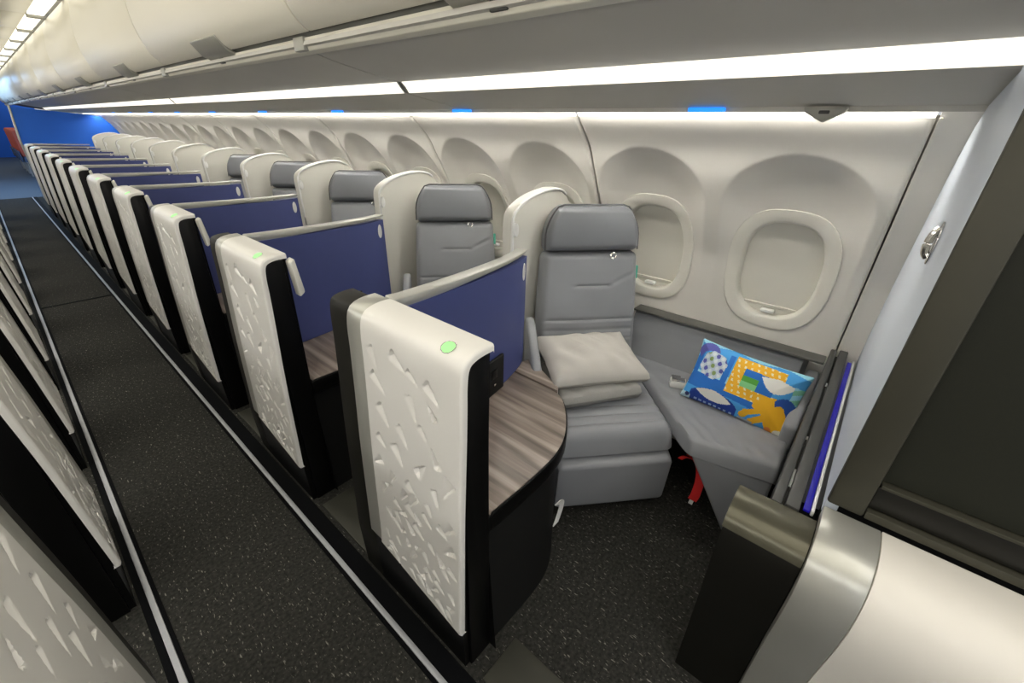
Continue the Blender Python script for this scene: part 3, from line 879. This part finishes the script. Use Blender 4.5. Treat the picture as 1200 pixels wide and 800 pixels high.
def orient(o, loc, right, up):
    r = Vector(right).normalized(); n = r.cross(Vector(up)).normalized(); u = n.cross(r)
    m = Matrix((r, u, n)).transposed().to_4x4(); m.translation = loc
    o.matrix_world = m
orient(pc, (1.675, .213, .553), (.0, -1, -.06), (.42, 0, 1))
tag(pc, 'blue cushion printed with orange and white shapes leaning on the bench', 'cushion')

# ------------------------------------------------------------------ front closet and its lower console
cl = thing('closet', 'white closet with painted blue cast and bronze framed dark panel at the right', 'closet', (0, 0, 0))
def und_z(x):
    return interp([(p[0], p[1]) for p in UND + UND2], x)
wallpts = [(wall_x(z) - .006, z + H) for z in [.03 - .05 * i for i in range(16)]]
apoly = [(.972, .70), (.972, und_z(.972) - .004), (1.178, H + .148), (1.213, H + .109), (1.50, H + .070), (1.565, H + .040)] + wallpts
apoly = [p for p in apoly if p[1] >= .66] + [(wall_x(.67 - H) - .006, .66), (.972, .66)]
part('aft_panel', prism(apoly[:-1], 'y', -.125, -.1), 'closet', cl, bevel=.002)
part('frame_post', box(.962, 1.0, -.165, -.101, .735, 1.66), 'frame', cl, bevel=.006)
part('frame_sill', box(.962, 1.0, -1.5, -.166, .735, .755), 'frame', cl, bevel=.003)
part('lower_rail', box(.975, 1.0, -1.5, -.166, .757, .815), 'darkbox', cl, bevel=.002)
part('ledge_bead', box(.968, 1.0, -1.5, -.168, .816, .824), 'frame', cl, bevel=.002)
part('dark_panel', box(.985, 1.005, -1.5, -.166, .826, 1.66), 'screen', cl)
hk = thing('coat_hook', 'chrome coat hook on the pale closet wall', 'hook', (1.225, -.1, 1.258))
part('back_plate', prism(oval(.022, .044), 'y', .0005, .004), 'chrome', hk, bevel=.002)
part('hook_arm', tube(smooth_path([(0, .004, .03), (0, .010, .02), (0, .013, 0), (0, .011, -.02), (0, .004, -.03)], 5), .007, 8), 'chrome', hk)
LP = smooth_path([(.958, .728), (.905, .731), (.86, .722), (.825, .698), (.803, .66), (.793, .60), (.800, .52), (.822, .40), (.848, .22), (.862, .0)], 8)
lc = thing('front_console', 'white bulging console with satin metal end band below the closet', 'console', (0, 0, 0))
part('metal_band', sheet(LP, -.2, -.1, -.03), 'strip', lc, angle=40, bevel=.003)
part('white_panel', sheet(LP, -1.5, -.201, -.03), 'consolewhite', lc, angle=40, bevel=.002)
part('core', prism([(.96, .0), (.96, .70), (1.3, .70), (1.3, 0)], 'y', -1.5, -.13), 'blackmatte', lc)
DP = smooth_path([(.925, .700), (.885, .700), (.85, .688), (.828, .66), (.822, .60), (.830, .50), (.85, .36), (.868, .2), (.88, .0)], 8)
db = thing('dark_cabinet', 'low dark bronze cabinet with rounded top edge beside the metal band', 'cabinet', (0, 0, 0))
part('body', prism(DP + [(.930, .0), (.930, .690)], 'y', -.098, .056), 'darkbox', db, angle=40)
part('top_edge', sheet([(x - (.002 if i else 0), z + .0015) for i, (x, z) in enumerate(DP[:26])], -.098, .058, .003), 'bronze_top', db, angle=40)
lp_ = thing('low_partition', 'pair of dark grey upright panels between bench and closet', 'partition', (0, 0, 0))
lim = [(wall_x(z - H) - .02, z) for z in (.695, .55, .4, .2, 0.0)]
part('panel', prism([(.94, 0), (.94, .695)] + lim, 'y', -.030, -.009), 'rail', lp_, bevel=.004)
part('panel', prism([(.94, 0), (.94, .700)] + [(x, z + (.005 if z > .69 else 0)) for x, z in lim], 'y', -.064, -.036), 'rail', lp_, bevel=.004)
part('gap_seal', prism([(.95, 0), (.95, .672)] + [(x - .01, min(z, .672)) for x, z in lim], 'y', -.0358, -.0302), 'dark', lp_)
part('catch', join(box(1.25, 1.27, -.0357, -.0303, .672, .690), box(1.62, 1.65, -.0357, -.0303, .672, .690), box(1.02, 1.10, -.0357, -.0303, .672, .688)), 'chrome', lp_)
bs = thing('blue_strip_light', 'thin glowing blue strip between dark partition and closet wall', 'light', (0, 0, 0))
part('lens', box(.955, 1.87, -.083, -.070, .690, .697), 'blue_strip', bs, bevel=.002)
part('bezel', box(.955, 1.89, -.091, -.0845, .685, .699), 'lamp_white', bs, bevel=.002)

# floor plates between consoles
pk_me = mesh_data('floor_plate', *box(.455, .605, .0, .36, .0, .010), 'plate', bevel=.003)
for k in range(8):
    o = link('floor_plate' if k == 0 else 'floor_plate.%03d' % k, pk_me, None, (0, .105 + PITCH * k, 0))
    tag(o, 'dark olive floor plate at entrance to the %s suite on the right' % ORD[k], 'floor plate', 'floor plates at suite entrances')
wt = part('white_tag', ribbon(smooth_path([(.925, .562, .255), (.960, .566, .225), (.950, .563, .19), (.915, .556, .160)], 5), .004, .03), 'lamp_white')
tag(wt, 'small white curled tag on the cabinet under the side table', 'tag')

# ------------------------------------------------------------------ far end of the cabin
bh = thing('bulkhead', 'bulkhead with painted blue mood light at the far end of the right hand suites', 'bulkhead', (0, 11.15, 0))
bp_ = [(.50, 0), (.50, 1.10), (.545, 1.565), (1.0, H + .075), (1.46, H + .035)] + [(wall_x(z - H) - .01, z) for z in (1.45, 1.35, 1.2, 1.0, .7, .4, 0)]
part('panel', prism(bp_, 'y', 0, .04), 'bulk_mood_blue', bh)
part('edge_trim', prism([(.47, 0), (.47, 1.10), (.52, 1.585), (.545, 1.585), (.497, 1.10), (.497, 0)], 'y', -.03, .045), 'strip', bh, bevel=.004)
bl_ = thing('bulkhead', 'bulkhead with painted blue mood light at the far end left of the aisle', 'bulkhead', (0, 11.15, 0))
part('panel', mirror(prism(bp_, 'y', 0, .04), -1), 'bulk_mood_blue', bl_)
part('edge_trim', mirror(prism([(.47, 0), (.47, 1.10), (.52, 1.585), (.545, 1.585), (.497, 1.10), (.497, 0)], 'y', -.03, .045), -1), 'strip', bl_, bevel=.004)
def eco():
    t = thing('economy_seat', 'red topped cabin seat far beyond the bulkhead', 'seat', (.87, 17.5, 0), 0, 'seats in the rear cabin')
    part('seat_cushion', pad(.21, .22, .12, .04, .04, 12, 12, warp=lambda x, y, z: (x, y, .36 + z)), 'ecoblue', t)
    part('backrest', pad(.21, .33, .09, .05, .04, 12, 16, warp=lambda x, y, z: (x, .24 + y * .15 - z, .78 + y)), 'ecoseat', t)
    for q in (-.165, .165): part('seat_leg', box(q - .015, q + .015, -.1, .15, 0, .36), 'strip', t)
    for q in (-.233, .233): part('armrest', box(q - .017, q + .017, -.15, .2, .36, .62), 'ecoblue', t, bevel=.01)
    return t
e0 = eco()
for i, (x, y_) in enumerate(((.87, 18.4), (.87, 19.3), (.87, 20.2), (-.36, 17.5), (-.36, 18.4), (-.36, 19.3))):
    dup(e0, (x, y_, 0), 'red topped cabin seat far beyond the bulkhead, %s of the aisle in row %s' % ('right' if x > 0 else 'left', ORD[(i + 1) % 4 if x > 0 else i - 3]))

# ------------------------------------------------------------------ light
def area(name, loc, rot, sx, sy, power, col):
    l = bpy.data.lights.new(name, 'AREA'); l.shape = 'RECTANGLE'; l.size = sx; l.size_y = sy; l.energy = power; l.color = col
    o = bpy.data.objects.new(name, l); C.objects.link(o); o.location = loc; o.rotation_euler = rot
    return o
area('economy_mood_lamp', (CX, 14.5, 2.1), (0, 0, 0), .8, 4, 60, (.35, .62, 1.0))
area('aisle_lamp', (CX, 4.5, ZC - .03), (0, 0, 0), .7, 11, 34, (1.0, .95, .84))
area('entry_lamp', (CX + .2, -.75, ZC - .03), (0, 0, 0), .9, 1.3, 12, (1.0, .96, .9))

# invisible up-facing area lights, added to brighten the ceiling
for sx_, ry in ((.62, 160), (2 * CX - .62, -160)):
    area('ceiling_fill', (sx_, 9, ZC - .10), (0, math.radians(ry), 0), .08, 21, 5, (1.0, .94, .78))
w = bpy.data.worlds.new('world'); S.world = w; w.use_nodes = True
w.node_tree.nodes['Background'].inputs['Color'].default_value = (.93, .96, 1.0, 1)
w.node_tree.nodes['Background'].inputs['Strength'].default_value = 0.6
vs_ = S.view_settings
vs_.view_transform = 'Standard'; vs_.look = 'None'; vs_.gamma = 1; vs_.use_curve_mapping = False; vs_.exposure = 0.16
